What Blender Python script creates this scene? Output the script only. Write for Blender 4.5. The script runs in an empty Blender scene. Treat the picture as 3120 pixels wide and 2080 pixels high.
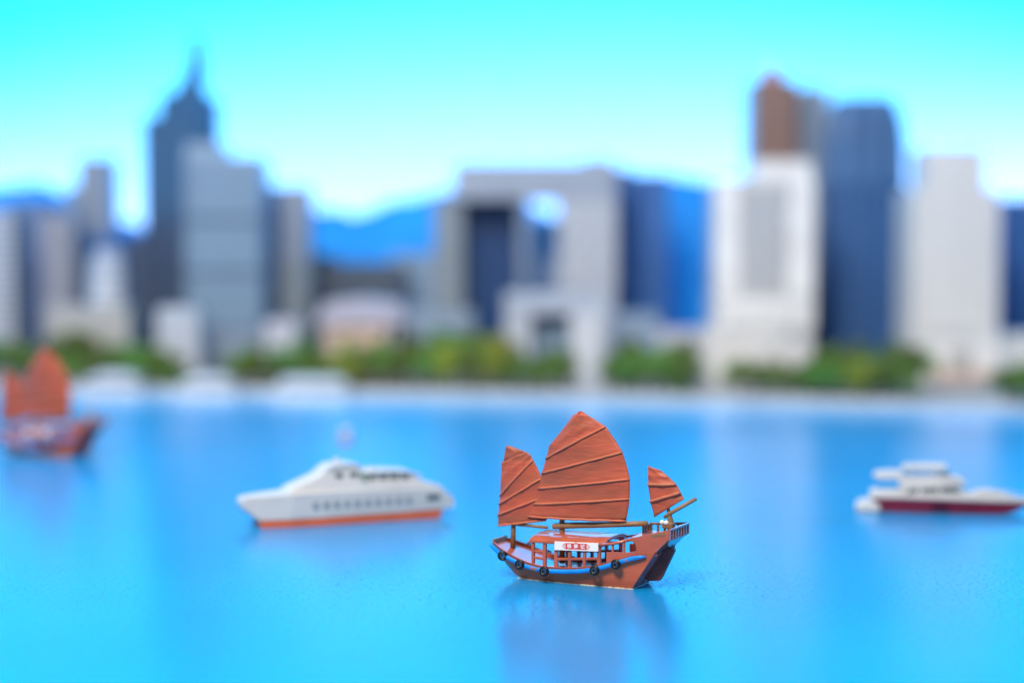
import bpy, bmesh, math, random
from mathutils import Vector, Matrix
random.seed(7)
R = math.radians
scene = bpy.context.scene
C = scene.collection

# ------------------------------------------------------------------ camera
CAM_H = 0.1673                      # a lens held 17 cm above the water sheet
PITCH = R(2.947)
cam_d = bpy.data.cameras.new('camera')
cam = bpy.data.objects.new('camera', cam_d); C.objects.link(cam)
cam.location = (0, 0, CAM_H); cam.rotation_euler = (R(90) - PITCH, 0, 0)
cam_d.sensor_width = 36; cam_d.lens = 65
cam_d.clip_start = 0.01; cam_d.clip_end = 50
cam_d.dof.use_dof = True; cam_d.dof.focus_distance = 0.912
cam_d.dof.aperture_fstop = 2.75; cam_d.dof.aperture_blades = 0
scene.camera = cam

# ------------------------------------------------------------------ room light
w = bpy.data.worlds.new('World'); scene.world = w; w.use_nodes = True
w.node_tree.nodes['Background'].inputs[0].default_value = (0.40, 0.52, 0.70, 1)
w.node_tree.nodes['Background'].inputs[1].default_value = 0.32
vs = scene.view_settings
vs.view_transform = 'Standard'; vs.look = 'None'; vs.exposure = 0; vs.gamma = 1
scene.cycles.use_denoising = True

def lamp(name, kind, loc, aim, power, col, **kw):
    d = bpy.data.lights.new(name, kind); o = bpy.data.objects.new(name, d); C.objects.link(o)
    o.location = loc
    o.rotation_euler = (Vector(aim) - Vector(loc)).to_track_quat('-Z', 'Y').to_euler()
    d.energy = power; d.color = col
    for k, v in kw.items(): setattr(d, k, v)
    return o
# display-case lamp over the boats, then two unseen lamps added for effect
lamp('case_lamp', 'AREA', (-0.42, -0.18, 1.34), (0.0, 1.0, 0.02), 42, (1.0, 0.90, 0.80), shape='RECTANGLE', size=0.50, size_y=0.30)
lamp('city_lamp', 'AREA', (-0.50, 0.95, 1.50), (0.0, 2.35, 0.15), 12.5, (0.95, 0.96, 1.0), shape='RECTANGLE', size=1.2, size_y=0.3, spread=R(110))  # added fill to brighten the building fronts
bl = lamp('backdrop_wash', 'AREA', (0.05, 3.06, 0.09), (0.05, 4, 0.09), 138, (1.0, 0.30, 0.15), shape='RECTANGLE', size=4.0, size_y=0.05, spread=R(82))  # added strip hidden behind the hills for the sky's pale gradient
bl.rotation_euler = (Matrix.Rotation(R(-2.0), 3, 'Y') @ Matrix.Rotation(R(90), 3, 'X')).to_euler()

SKY_EMIT = (0.0, 1.5, 3.4)

# ------------------------------------------------------------------ layout helper: a sight line met at a chosen distance
F = 65 / 36 * 3120
def W(px, py, Y):
    u = (px - 1560) / F; v = (py - 1040) / F
    dy = math.cos(PITCH) - v * math.sin(PITCH); dz = -math.sin(PITCH) - v * math.cos(PITCH)
    return Vector((u * Y / dy, Y, CAM_H + dz * Y / dy))
def wx(px, Y): return W(px, 750, Y).x
def wz(py, Y): return W(1560, py, Y).z

# ------------------------------------------------------------------ materials
def mat(name, col, rough=0.5, vary=0.08, vscale=60.0, bump=0.0, bscale=400.0, bdist=0.0002, ior=1.45, metal=0.0,
        col2=None, chips=None, objrand=0.0, coat=0.0, stretch=None):
    m = bpy.data.materials.new(name); m.use_nodes = True
    nt = m.node_tree; N = nt.nodes; L = nt.links
    b = N['Principled BSDF']
    b.inputs['Roughness'].default_value = rough; b.inputs['Metallic'].default_value = metal
    b.inputs['IOR'].default_value = ior; b.inputs['Coat Weight'].default_value = coat
    tc = N.new('ShaderNodeTexCoord'); src = tc.outputs['Object']
    if stretch:
        mp = N.new('ShaderNodeMapping'); mp.inputs['Scale'].default_value = stretch
        L.new(src, mp.inputs['Vector']); src = mp.outputs['Vector']
    n = N.new('ShaderNodeTexNoise'); n.inputs['Scale'].default_value = vscale; n.inputs['Detail'].default_value = 4
    L.new(src, n.inputs['Vector'])
    mx = N.new('ShaderNodeMix'); mx.data_type = 'RGBA'
    c2 = col2 or tuple(max(0, c * (1 - vary * 2.2)) for c in col)
    c1 = col if col2 else tuple(min(1, c * (1 + vary)) for c in col)
    mx.inputs['A'].default_value = (*c1, 1); mx.inputs['B'].default_value = (*c2, 1)
    rmp = N.new('ShaderNodeMapRange'); rmp.inputs['From Min'].default_value = 0.35; rmp.inputs['From Max'].default_value = 0.68
    L.new(n.outputs['Fac'], rmp.inputs['Value']); L.new(rmp.outputs['Result'], mx.inputs['Factor'])
    out = mx.outputs['Result']
    if chips:                       # scattered paint chips
        n3 = N.new('ShaderNodeTexNoise'); n3.inputs['Scale'].default_value = chips[1]; n3.inputs['Detail'].default_value = 3
        L.new(tc.outputs['Object'], n3.inputs['Vector'])
        r3 = N.new('ShaderNodeMapRange'); r3.inputs['From Min'].default_value = chips[2]; r3.inputs['From Max'].default_value = chips[2] + 0.02
        L.new(n3.outputs['Fac'], r3.inputs['Value'])
        m3 = N.new('ShaderNodeMix'); m3.data_type = 'RGBA'; m3.inputs['B'].default_value = (*chips[0], 1)
        L.new(out, m3.inputs['A']); L.new(r3.outputs['Result'], m3.inputs['Factor']); out = m3.outputs['Result']
    if objrand:
        oi = N.new('ShaderNodeObjectInfo')
        h = N.new('ShaderNodeHueSaturation')
        a = N.new('ShaderNodeMath'); a.operation = 'MULTIPLY_ADD'; a.inputs[1].default_value = objrand; a.inputs[2].default_value = 0.5 - objrand * 0.5
        L.new(oi.outputs['Random'], a.inputs[0]); L.new(a.outputs[0], h.inputs['Hue'])
        v = N.new('ShaderNodeMath'); v.operation = 'MULTIPLY_ADD'; v.inputs[1].default_value = 0.8; v.inputs[2].default_value = 0.6
        L.new(oi.outputs['Random'], v.inputs[0]); L.new(v.outputs[0], h.inputs['Value'])
        L.new(out, h.inputs['Color']); out = h.outputs['Color']
    L.new(out, b.inputs['Base Color'])
    if bump:
        n2 = N.new('ShaderNodeTexNoise'); n2.inputs['Scale'].default_value = bscale; n2.inputs['Detail'].default_value = 5
        L.new(src, n2.inputs['Vector'])
        bp = N.new('ShaderNodeBump'); bp.inputs['Strength'].default_value = bump; bp.inputs['Distance'].default_value = bdist
        L.new(n2.outputs['Fac'], bp.inputs['Height']); L.new(bp.outputs['Normal'], b.inputs['Normal'])
    return m

M = {}
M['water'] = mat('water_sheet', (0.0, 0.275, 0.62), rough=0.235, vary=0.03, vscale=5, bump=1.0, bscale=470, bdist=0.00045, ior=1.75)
nt = M['water'].node_tree; N = nt.nodes
bpn = [q for q in N if q.type == 'BUMP'][0]; hs = bpn.inputs['Height'].links[0].from_socket      # scattered shallow dimples rather than even ripples
dim = N.new('ShaderNodeMapRange'); dim.interpolation_type = 'SMOOTHSTEP'
dim.inputs['From Min'].default_value = 0.56; dim.inputs['From Max'].default_value = 0.74
nt.links.new(hs, dim.inputs['Value']); nt.links.new(dim.outputs['Result'], bpn.inputs['Height'])
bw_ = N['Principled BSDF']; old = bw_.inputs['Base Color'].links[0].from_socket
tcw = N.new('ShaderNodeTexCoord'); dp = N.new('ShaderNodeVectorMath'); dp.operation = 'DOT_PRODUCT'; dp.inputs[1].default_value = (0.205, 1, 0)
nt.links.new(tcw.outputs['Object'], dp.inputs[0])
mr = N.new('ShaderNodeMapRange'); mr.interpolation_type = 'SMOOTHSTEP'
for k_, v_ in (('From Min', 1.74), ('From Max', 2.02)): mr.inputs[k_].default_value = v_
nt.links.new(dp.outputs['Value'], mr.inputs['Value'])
mxw = N.new('ShaderNodeMix'); mxw.data_type = 'RGBA'; mxw.inputs['B'].default_value = (0.30, 0.62, 0.95, 1)   # paler blue towards the shore
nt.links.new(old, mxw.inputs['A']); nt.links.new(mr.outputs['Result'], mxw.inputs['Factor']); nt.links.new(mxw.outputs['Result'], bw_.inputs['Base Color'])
M['sky'] = mat('backdrop', (0.06, 0.06, 0.06), rough=0.9, vary=0.0)
bs = M['sky'].node_tree.nodes['Principled BSDF']
bs.inputs['Emission Color'].default_value = (SKY_EMIT[0] / 3, SKY_EMIT[1] / 3, SKY_EMIT[2] / 3, 1)
bs.inputs['Emission Strength'].default_value = 3.0
bs.inputs['Specular IOR Level'].default_value = 0.0
M['hill'] = mat('hill_paint', (0.015, 0.34, 0.98), rough=0.8, vary=0.12, vscale=9)
M['land'] = mat('model_ground', (0.34, 0.33, 0.31), rough=0.7, vary=0.12, vscale=25)
M['quay'] = mat('quay_concrete', (0.42, 0.43, 0.45), rough=0.6, vary=0.1, vscale=40)
# boats
M['paint'] = mat('orange_brown_paint', (0.48, 0.105, 0.046), coat=0.8, rough=0.30, vary=0.10, vscale=90, bump=0.25, bscale=500, bdist=0.0002)
M['hullpaint'] = mat('hull_paint', (0.58, 0.122, 0.050), rough=0.34, vary=0.12, vscale=60, bump=0.5, bscale=260, bdist=0.00025, stretch=(0.25, 1, 2.5))
M['sail'] = mat('sail_paint', (0.53, 0.092, 0.042), rough=0.5, vary=0.16, vscale=42, col2=(0.27, 0.078, 0.036), bump=1.0, bscale=260, bdist=0.0004, stretch=(0.45, 1, 1.8))
M['batten'] = mat('batten_paint', (0.55, 0.130, 0.066), rough=0.5, vary=0.12, vscale=160, col2=(0.45, 0.145, 0.066), bump=0.5, bscale=900, bdist=0.0002)
M['spar'] = mat('brown_spar_paint', (0.22, 0.125, 0.060), rough=0.45, vary=0.15, vscale=140, col2=(0.30, 0.16, 0.075), bump=0.5, bscale=500, bdist=0.0002)
M['plum'] = mat('dark_stern_paint', (0.46, 0.12, 0.085), coat=0.8, rough=0.34, vary=0.12, vscale=120, bump=0.2)
M['rudder'] = mat('rudder_paint', (0.20, 0.050, 0.045), rough=0.4, vary=0.12, vscale=120)
M['planks'] = mat('transom_blue_lit', (0.36, 0.12, 0.14), rough=0.42, vary=0.15, vscale=120, coat=0.25)  # orange paint with its lilac cast from blue light put into the colour
M['rail'] = mat('blue_rail_paint', (0.005, 0.25, 0.72), rough=0.30, vary=0.08, vscale=120, chips=((0.35, 0.13, 0.08), 210, 0.69))
M['tyre'] = mat('black_tyre', (0.008, 0.008, 0.010), rough=0.35, vary=0.2, vscale=400, bump=0.4, bscale=1200)
M['tyreface'] = mat('tyre_inner', (0.10, 0.11, 0.13), rough=0.5, vary=0.3, vscale=600)
M['banner'] = mat('banner_white', (0.78, 0.77, 0.74), rough=0.55, vary=0.02)
M['red'] = mat('print_red', (0.66, 0.055, 0.06), rough=0.5, vary=0.05)
M['glue'] = mat('dried_glue', (0.55, 0.53, 0.45), rough=0.35, vary=0.2, vscale=300, bump=0.8, bscale=900, bdist=0.0003, col2=(0.42, 0.40, 0.22))
M['whiteglue'] = mat('white_glue', (0.75, 0.74, 0.72), rough=0.2)
M['white'] = mat('boat_white', (0.80, 0.80, 0.78), rough=0.35, vary=0.02)
M['ferryred'] = mat('ferry_orange', (0.62, 0.125, 0.04), rough=0.4, vary=0.05)
M['burgundy'] = mat('burgundy', (0.17, 0.008, 0.030), rough=0.3, vary=0.08)
M['darkwine'] = mat('dark_wine', (0.06, 0.008, 0.03), rough=0.25)
M['winglass'] = mat('boat_window', (0.10, 0.13, 0.13), rough=0.2, vary=0.05)
M['winpale'] = mat('boat_window_pale', (0.24, 0.29, 0.34), rough=0.25, vary=0.05)
M['greentrim'] = mat('green_trim', (0.16, 0.26, 0.20), rough=0.4)
M['bottom'] = mat('hull_bottom', (0.05, 0.10, 0.14), rough=0.4)
M['orange'] = mat('buoy_orange', (0.70, 0.22, 0.10), rough=0.4)
# city
def cm(n, c, r=0.5, v=0.05): M[n] = mat('city_' + n, c, rough=r, vary=v, vscale=30)
cm('dark', (0.055, 0.085, 0.150), 0.35); cm('darkband', (0.085, 0.115, 0.18), 0.4)
cm('greyblue', (0.20, 0.30, 0.42), 0.35); cm('greyblueband', (0.27, 0.38, 0.50), 0.4)
cm('grey', (0.20, 0.26, 0.35)); cm('greyband', (0.29, 0.345, 0.43))
cm('warmgrey', (0.22, 0.25, 0.33)); cm('warmband', (0.33, 0.35, 0.41))
cm('pale', (0.38, 0.42, 0.49)); cm('paleband', (0.55, 0.58, 0.62))
cm('white', (0.55, 0.55, 0.54)); cm('whiteband', (0.78, 0.77, 0.75))
cm('palesky', (0.58, 0.72, 0.88)); cm('paleblue', (0.72, 0.80, 0.90)); cm('navy', (0.015, 0.055, 0.17), 0.3); cm('navyband', (0.03, 0.07, 0.18), 0.4)
cm('blue', (0.045, 0.15, 0.44), 0.3); cm('blueband', (0.075, 0.20, 0.50), 0.4)
cm('brown', (0.22, 0.13, 0.11), 0.4); cm('brownband', (0.30, 0.19, 0.15), 0.45)
cm('pink', (0.50, 0.26, 0.32), 0.5); cm('peach', (0.60, 0.43, 0.34)); cm('lilac', (0.42, 0.42, 0.52))
cm('panel', (0.40, 0.40, 0.39)); cm('slate', (0.06, 0.085, 0.11)); cm('teal', (0.18, 0.36, 0.38)); cm('olive', (0.19, 0.235, 0.27)); cm('oliveband', (0.27, 0.32, 0.36))
M['leaf'] = mat('model_foliage', (0.14, 0.25, 0.045), rough=0.75, vary=0.35, vscale=90, objrand=0.09)
M['leaf2'] = mat('model_foliage_yellow', (0.30, 0.34, 0.035), rough=0.75, vary=0.3, vscale=90, objrand=0.07)
M['bark'] = mat('model_bark', (0.10, 0.07, 0.045), rough=0.8)

# ------------------------------------------------------------------ mesh helpers
def obj(name, mesh, material=None, parent=None, loc=(0, 0, 0), rot=(0, 0, 0), bevel=0, smooth=False):
    o = bpy.data.objects.new(name, mesh); C.objects.link(o)
    if material is not None and not mesh.materials: mesh.materials.append(material)
    o.location = loc; o.rotation_euler = rot; o.parent = parent
    if smooth:
        for p in mesh.polygons: p.use_smooth = True
    if bevel:
        b = o.modifiers.new('bevel', 'BEVEL'); b.width = bevel; b.segments = 2; b.limit_method = 'ANGLE'; b.angle_limit = R(35)
    return o
def empty(name, loc, rz=0, label=None, cat=None, group=None):
    o = bpy.data.objects.new(name, None); C.objects.link(o); o.empty_display_size = 0.02
    o.location = loc; o.rotation_euler = (0, 0, rz)
    if label: tag(o, label, cat, group)
    return o
def tag(o, label, cat, group=None):
    o['label'] = label; o['category'] = cat
    if group: o['group'] = group
def pydata(name, v, f):
    m = bpy.data.meshes.new(name); m.from_pydata([tuple(p) for p in v], [], f); m.update()
    bm = bmesh.new(); bm.from_mesh(m); bmesh.ops.recalc_face_normals(bm, faces=bm.faces); bm.to_mesh(m); bm.free()
    return m
def box(x0, x1, y0, y1, z0, z1, name='block'):
    v = [(x, y, z) for z in (z0, z1) for y in (y0, y1) for x in (x0, x1)]
    return pydata(name, v, [(0, 2, 3, 1), (4, 5, 7, 6), (0, 1, 5, 4), (2, 6, 7, 3), (0, 4, 6, 2), (1, 3, 7, 5)])
def prism(foot, z0, z1, top=None):
    n = len(foot); top = top or foot
    v = [(x, y, z0) for x, y in foot] + [(x, y, z1) for x, y in top]
    f = [tuple(range(n))[::-1], tuple(range(n, 2 * n))] + [(i, (i + 1) % n, n + (i + 1) % n, n + i) for i in range(n)]
    return pydata('prism', v, f)
def side_solid(poly, hw, name='profile'):
    """side outline poly [(x, z)] given thickness 2*hw (a number or a function of x, z)"""
    fn = hw if callable(hw) else (lambda x, z: hw)
    n = len(poly)
    v = [(x, -fn(x, z), z) for x, z in poly] + [(x, fn(x, z), z) for x, z in poly]
    f = [tuple(range(n)), tuple(range(n, 2 * n))[::-1]] + [(i, n + i, n + (i + 1) % n, (i + 1) % n) for i in range(n)]
    m = pydata(name, v, f)
    bm = bmesh.new(); bm.from_mesh(m); bmesh.ops.triangulate(bm, faces=[q for q in bm.faces if len(q.verts) > 4]); bm.to_mesh(m); bm.free()
    return m
def plate(poly, yfn, t):
    """side outline poly [(x, z)] lying along y = yfn(x), t thick"""
    n = len(poly)
    v = [(x, yfn(x), z) for x, z in poly] + [(x, yfn(x) + t, z) for x, z in poly]
    f = [tuple(range(n)), tuple(range(n, 2 * n))[::-1]] + [(i, n + i, n + (i + 1) % n, (i + 1) % n) for i in range(n)]
    m = pydata('plate', v, f)
    bm = bmesh.new(); bm.from_mesh(m); bmesh.ops.triangulate(bm, faces=[q for q in bm.faces if len(q.verts) > 4]); bm.to_mesh(m); bm.free()
    return m
def tube(pts, rad, seg=10, flat=1.0, wob=0.0):
    pts = [Vector(p) for p in pts]; n = len(pts)
    rads = rad if isinstance(rad, (list, tuple)) else [rad] * n
    v = []; f = []
    for i, p in enumerate(pts):
        t = (pts[min(i + 1, n - 1)] - pts[max(i - 1, 0)]).normalized()
        up = Vector((0, 0, 1)) if abs(t.z) < 0.9 else Vector((0, 1, 0))
        a = t.cross(up).normalized(); b = a.cross(t).normalized()
        r = rads[i] * (1 + random.uniform(-wob, wob))
        for k in range(seg):
            th = 2 * math.pi * k / seg
            v.append(p + a * math.cos(th) * r * flat + b * math.sin(th) * r)
    for i in range(n - 1):
        for k in range(seg):
            f.append((i * seg + k, i * seg + (k + 1) % seg, (i + 1) * seg + (k + 1) % seg, (i + 1) * seg + k))
    f.append(tuple(range(seg))[::-1]); f.append(tuple(range((n - 1) * seg, n * seg)))
    return pydata('tube', v, f)
def torus(Rr, r, n=20, k=10):
    v = []; f = []
    for i in range(n):
        a = 2 * math.pi * i / n
        for j in range(k):
            b = 2 * math.pi * j / k
            q = Rr + r * math.cos(b)
            v.append((q * math.cos(a), r * 1.1 * math.sin(b), q * math.sin(a)))
    for i in range(n):
        for j in range(k):
            f.append((i * k + j, ((i + 1) % n) * k + j, ((i + 1) % n) * k + (j + 1) % k, i * k + (j + 1) % k))
    return pydata('torus', v, f)
def lathe(prof, n=24):
    v = []; f = []
    for r, z in prof:
        for i in range(n):
            a = 2 * math.pi * i / n; v.append((r * math.cos(a), r * math.sin(a), z))
    for j in range(len(prof) - 1):
        for i in range(n):
            f.append((j * n + i, j * n + (i + 1) % n, (j + 1) * n + (i + 1) % n, (j + 1) * n + i))
    f.append(tuple(range(n))[::-1]); f.append(tuple(range((len(prof) - 1) * n, len(prof) * n)))
    return pydata('lathe', v, f)
def lerp(tab, x):
    if x <= tab[0][0]: return tab[0][1]
    for (a, va), (b, vb) in zip(tab, tab[1:]):
        if x <= b: return va + (vb - va) * (x - a) / (b - a)
    return tab[-1][1]
def mm(m):                                     # mesh drawn in millimetres to metres
    m.transform(Matrix.Scale(0.001, 4)); return m
def copy_tree(o, parent=None):
    c = o.copy(); C.objects.link(c); c.parent = parent
    for ch in [q for q in o.children]: copy_tree(ch, c)
    return c

# ------------------------------------------------------------------ setting
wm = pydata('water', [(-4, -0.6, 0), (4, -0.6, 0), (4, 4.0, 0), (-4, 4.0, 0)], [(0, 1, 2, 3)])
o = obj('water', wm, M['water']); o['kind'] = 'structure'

v = []; f = []; n = 64; zs = [-0.06, 0.3, 0.7, 1.2, 2.0]
for z in zs:
    for i in range(n + 1):
        a = R(-80 + 160 * i / n); v.append((3.4 * math.sin(a), 0.5 + 3.4 * math.cos(a), z))
for j in range(len(zs) - 1):
    for i in range(n):
        f.append((j * (n + 1) + i, j * (n + 1) + i + 1, (j + 1) * (n + 1) + i + 1, (j + 1) * (n + 1) + i))
o = obj('sky', pydata('sky', v, f), M['sky'], smooth=True); o['kind'] = 'structure'

# shore: the quay edge runs a little nearer on the right
SH = [(-3.2, 2.36), (-0.60, 2.155), (-0.245, 2.09), (0.10, 2.02), (0.53, 1.905), (2.2, 1.60)]
def shore(x): return lerp(SH, x)
GZ = 0.005
foot = [p for p in SH] + [(2.2, 3.02), (-3.2, 3.02)]
o = obj('ground', prism(foot, -0.01, GZ), M['land']); o['kind'] = 'structure'
q = [(x, y - 0.006) for x, y in SH] + [(x, y + 0.010) for x, y in SH[::-1]]
o = obj('quay', prism(q, -0.01, GZ + 0.0025), M['quay'], bevel=0.0012); o['kind'] = 'structure'

# hills behind the city: rounded ridges, front slope towards the viewer
def hill(Y, depth, pts):
    prof = [(wx(px, Y), wz(py, Y)) for px, py in pts]
    xs0, xs1 = prof[0][0], prof[-1][0]; nx = 90; rows = 9
    v = []; f = []
    for i in range(nx + 1):
        x = xs0 + (xs1 - xs0) * i / nx; h = lerp(prof, x) + 0.004 * math.sin(x * 61) + 0.003 * math.sin(x * 137 + 1)
        for j in range(rows + 1):
            a = math.pi * j / rows
            yy = Y - depth * 0.5 * math.cos(a) + 0.006 * math.sin(x * 47 + j)
            v.append((x, yy, GZ - 0.002 + (h - GZ) * math.sin(a) ** 0.8))
    for i in range(nx):
        for j in range(rows):
            f.append((i * (rows + 1) + j, (i + 1) * (rows + 1) + j, (i + 1) * (rows + 1) + j + 1, i * (rows + 1) + j + 1))
    o = obj('hills', pydata('hills', v, f), M['hill'], smooth=True); o['kind'] = 'structure'
hill(2.86, 0.20, [(-900, 800), (-300, 640), (-60, 590), (95, 535), (230, 600), (420, 690), (640, 720), (800, 640), (940, 628), (1060, 644), (1180, 618),
                  (1300, 580), (1500, 560), (1590, 600), (1610, 648), (1705, 648), (1730, 580), (1850, 520), (2050, 530), (2200, 545), (2400, 520), (2600, 560), (2800, 640), (2960, 600), (3120, 590), (3400, 560), (4200, 760)])

# ------------------------------------------------------------------ city
def building(name, label, foot, ztop, body, band=None, nb=0, frac=0.5, z0=GZ, out=0.0012, top=None, bz0=None, bz1=None, group=None, bev=0.0008):
    cx = sum(p[0] for p in foot) / len(foot); cy = sum(p[1] for p in foot) / len(foot)
    e = empty(name, (cx, cy, z0), 0, label, 'building', group)
    lf = [(x - cx, y - cy) for x, y in foot]
    obj('body', prism(lf, 0, ztop - z0), M[body], e, bevel=bev)
    if nb:
        a = (bz0 if bz0 is not None else z0 + 0.004) - z0; b = (bz1 if bz1 is not None else ztop - 0.002) - z0
        pitch = (b - a) / nb
        big = []
        for x, y in lf:
            l = math.hypot(x, y); big.append((x * (1 + out * 1.4 / l), y * (1 + out * 1.4 / l)))
        bm_ = prism(big, 0, pitch * frac); bm_.materials.append(M[band])
        for i in range(nb):
            obj('floor_band', bm_, M[band], e, loc=(0, 0, a + pitch * (i + 0.5 - frac / 2)))
    return e
def rect(x0, x1, Y, depth):
    a = wx(x0, Y); b = wx(x1, Y)
    return [(a, Y), (b, Y), (b, Y + depth), (a, Y + depth)]
def part_box(e, name, x0, x1, y0, y1, z0, z1, m, bevel=0.0006):
    """a box given in world metres, added as a part of e"""
    l = e.location
    return obj(name, box(x0 - l.x, x1 - l.x, y0 - l.y, y1 - l.y, z0 - l.z, z1 - l.z), M[m], e, bevel=bevel)
def roof_box(e, x0p, x1p, Y, depth, ylow, ytop, m='pale', name='roof_block'):
    return part_box(e, name, wx(x0p, Y), wx(x1p, Y), Y + 0.004, Y + depth, wz(ylow, Y) - 0.003, wz(ytop, Y), m)

# --- left part of the skyline
building('tower', 'pale grey tower cut off by the left edge of the picture', rect(-80, 36, 2.34, 0.09), wz(640, 2.34), 'warmgrey', 'paleband', 20)
building('tower', 'shadowed blue-grey block just right of the leftmost pale tower', rect(30, 140, 2.50, 0.10), wz(610, 2.50), 'blue', 'greyband', 18, 0.4)
building('tower', 'warm grey tower left of the rounded white building', rect(124, 225, 2.42, 0.08), wz(650, 2.42), 'warmgrey', 'warmband', 18)
e = building('tower', 'tall slim grey tower with a lower shoulder, left of the spired skyscraper', rect(240, 334, 2.56, 0.07), wz(478, 2.56), 'grey', 'greyband', 24)
part_box(e, 'shoulder_block', wx(205, 2.57), wx(240, 2.57) - 0.001, 2.57, 2.63, GZ, wz(565, 2.57), 'greyblue')
part_box(e, 'base_block', wx(240, 2.54), wx(380, 2.54), 2.535, 2.558, GZ, wz(720, 2.54), 'blue')
building('low_block', 'dark blue block filling the gap left of the spired skyscraper', rect(360, 470, 2.60, 0.06), wz(705, 2.60), 'blue', 'blueband', 10)
# rounded white building
Y = 2.27
x0, x1 = wx(255, Y), wx(362, Y); cx = (x0 + x1) / 2; hw = (x1 - x0) / 2
e = empty('tower', (cx, Y + 0.03, GZ), 0, 'white building with a rounded top left of the dark spired tower', 'building')
zt = wz(760, Y) - GZ
obj('body', lathe([(hw, 0), (hw, zt - 0.022), (hw * 0.93, zt - 0.012), (hw * 0.72, zt - 0.004), (hw * 0.35, zt), (0.001, zt + 0.0005)], 28), M['pale'], e)
bnd = lathe([(hw + 0.001, 0), (hw + 0.001, 0.0045)], 28); bnd.materials.append(M['whiteband'])
for i in range(10): obj('floor_band', bnd, None, e, loc=(0, 0, 0.008 + i * (zt - 0.034) / 10))
part_box(e, 'podium', wx(150, Y), wx(400, Y), Y - 0.02, Y + 0.06, GZ, wz(935, Y), 'panel')
# the spired skyscraper: triangular-fronted, dark glass, stepped crown
Y = 2.44
foot = [(wx(440, Y + 0.05), Y + 0.05), (wx(593, Y), Y), (wx(664, Y + 0.05), Y + 0.05), (wx(648, Y + 0.12), Y + 0.12), (wx(460, Y + 0.12), Y + 0.12)]
e = building('skyscraper', 'tallest dark skyscraper with a stepped top and thin spire', foot, wz(352, Y + 0.03), 'dark', 'darkband', 44, 0.45)
def shrink(fp, ax, k): return [(ax[0] + (x - ax[0]) * k, ax[1] + (y - ax[1]) * k) for x, y in fp]
l = e.location
lf = [(x - l.x, y - l.y) for x, y in foot]
apex = (wx(593, Y) - l.x, Y + 0.03 - l.y)
obj('crown_step', prism(shrink(lf, apex, 0.70), wz(366, Y) - GZ, wz(278, Y) - GZ), M['dark'], e)
obj('crown_step', prism(shrink(lf, apex, 0.46), wz(282, Y) - GZ, wz(214, Y) - GZ, shrink(lf, apex, 0.20)), M['dark'], e)
obj('spire', tube([(apex[0], apex[1], wz(230, Y) - GZ), (apex[0], apex[1], wz(188, Y) - GZ), (apex[0], apex[1], wz(100, Y) - GZ)], [0.017, 0.0105, 0.0075], 8), M['dark'], e)
part_box(e, 'annex', wx(385, 2.50), wx(470, 2.50), 2.50, 2.56, GZ, wz(720, 2.50), 'dark')
part_box(e, 'glass_face', wx(596, Y + 0.125), wx(668, Y + 0.125), Y + 0.125, Y + 0.15, GZ, wz(300, Y + 0.125), 'blue')
# light blue-grey banded office
Y = 2.31
cm('office', (0.15, 0.24, 0.34), 0.35); cm('officeband', (0.22, 0.32, 0.42), 0.4)
e = building('office_tower', 'wide light blue-grey office block with fine floor lines', rect(566, 794, Y, 0.10), wz(480, Y), 'office', 'officeband', 34, 0.55, bz0=wz(1000, Y))
for py in (668, 832, 1004): part_box(e, 'plant_floor', wx(563, Y), wx(797, Y), Y - 0.0026, Y + 0.05, wz(py + 7, Y), wz(py - 7, Y), 'dark')
part_box(e, 'roof_block', wx(562, Y), wx(672, Y), Y + 0.012, Y + 0.09, wz(485, Y) - 0.004, wz(436, Y), 'officeband')
part_box(e, 'parapet', wx(660, Y), wx(789, Y), Y + 0.008, Y + 0.012, wz(485, Y) - 0.004, wz(474, Y), 'greyblueband')
part_box(e, 'podium', wx(552, Y), wx(800, Y), Y - 0.014, Y + 0.05, GZ, wz(1008, Y), 'grey')
Y = 2.20
building('low_tower', 'small beige block at the foot of the blue-grey office', rect(478, 600, Y, 0.06), wz(940, Y), 'pale', 'paleband', 9)
building('tower', 'deep blue block squeezed behind the blue-grey office', rect(786, 862, 2.47, 0.08), wz(568, 2.47), 'blue', 'blueband', 20)
e = building('tower', 'slim lilac-grey tower left of the blue valley', rect(850, 940, 2.43, 0.07), wz(566, 2.43), 'grey', 'greyband', 22)
part_box(e, 'base_block', wx(846, 2.425), wx(945, 2.425), 2.415, 2.43 - 0.001, GZ, wz(800, 2.42), 'olive')
building('low_block', 'small pinkish low block right of the blue-grey office', rect(806, 900, 2.21, 0.05), wz(978, 2.21), 'lilac', 'paleband', 5)
# dark low slab
Y = 2.52
e = building('low_block', 'long dark slab block under the blue valley', rect(890, 1228, Y, 0.09), wz(800, Y), 'slate', 'darkband', 9, 0.35)
part_box(e, 'roof_block', wx(895, Y), wx(1010, Y), Y + 0.01, Y + 0.08, wz(800, Y) - 0.003, wz(775, Y), 'dark')
building('low_block', 'blue-grey block between the dark slab and the arch building', rect(1190, 1330, 2.60, 0.08), wz(775, 2.60), 'greyblue', 'greyblueband', 9)
building('low_block', 'blue-grey low block in front of the arch building', rect(1180, 1440, 2.36, 0.05), wz(945, 2.36), 'grey', 'greyblueband', 6)
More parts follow.
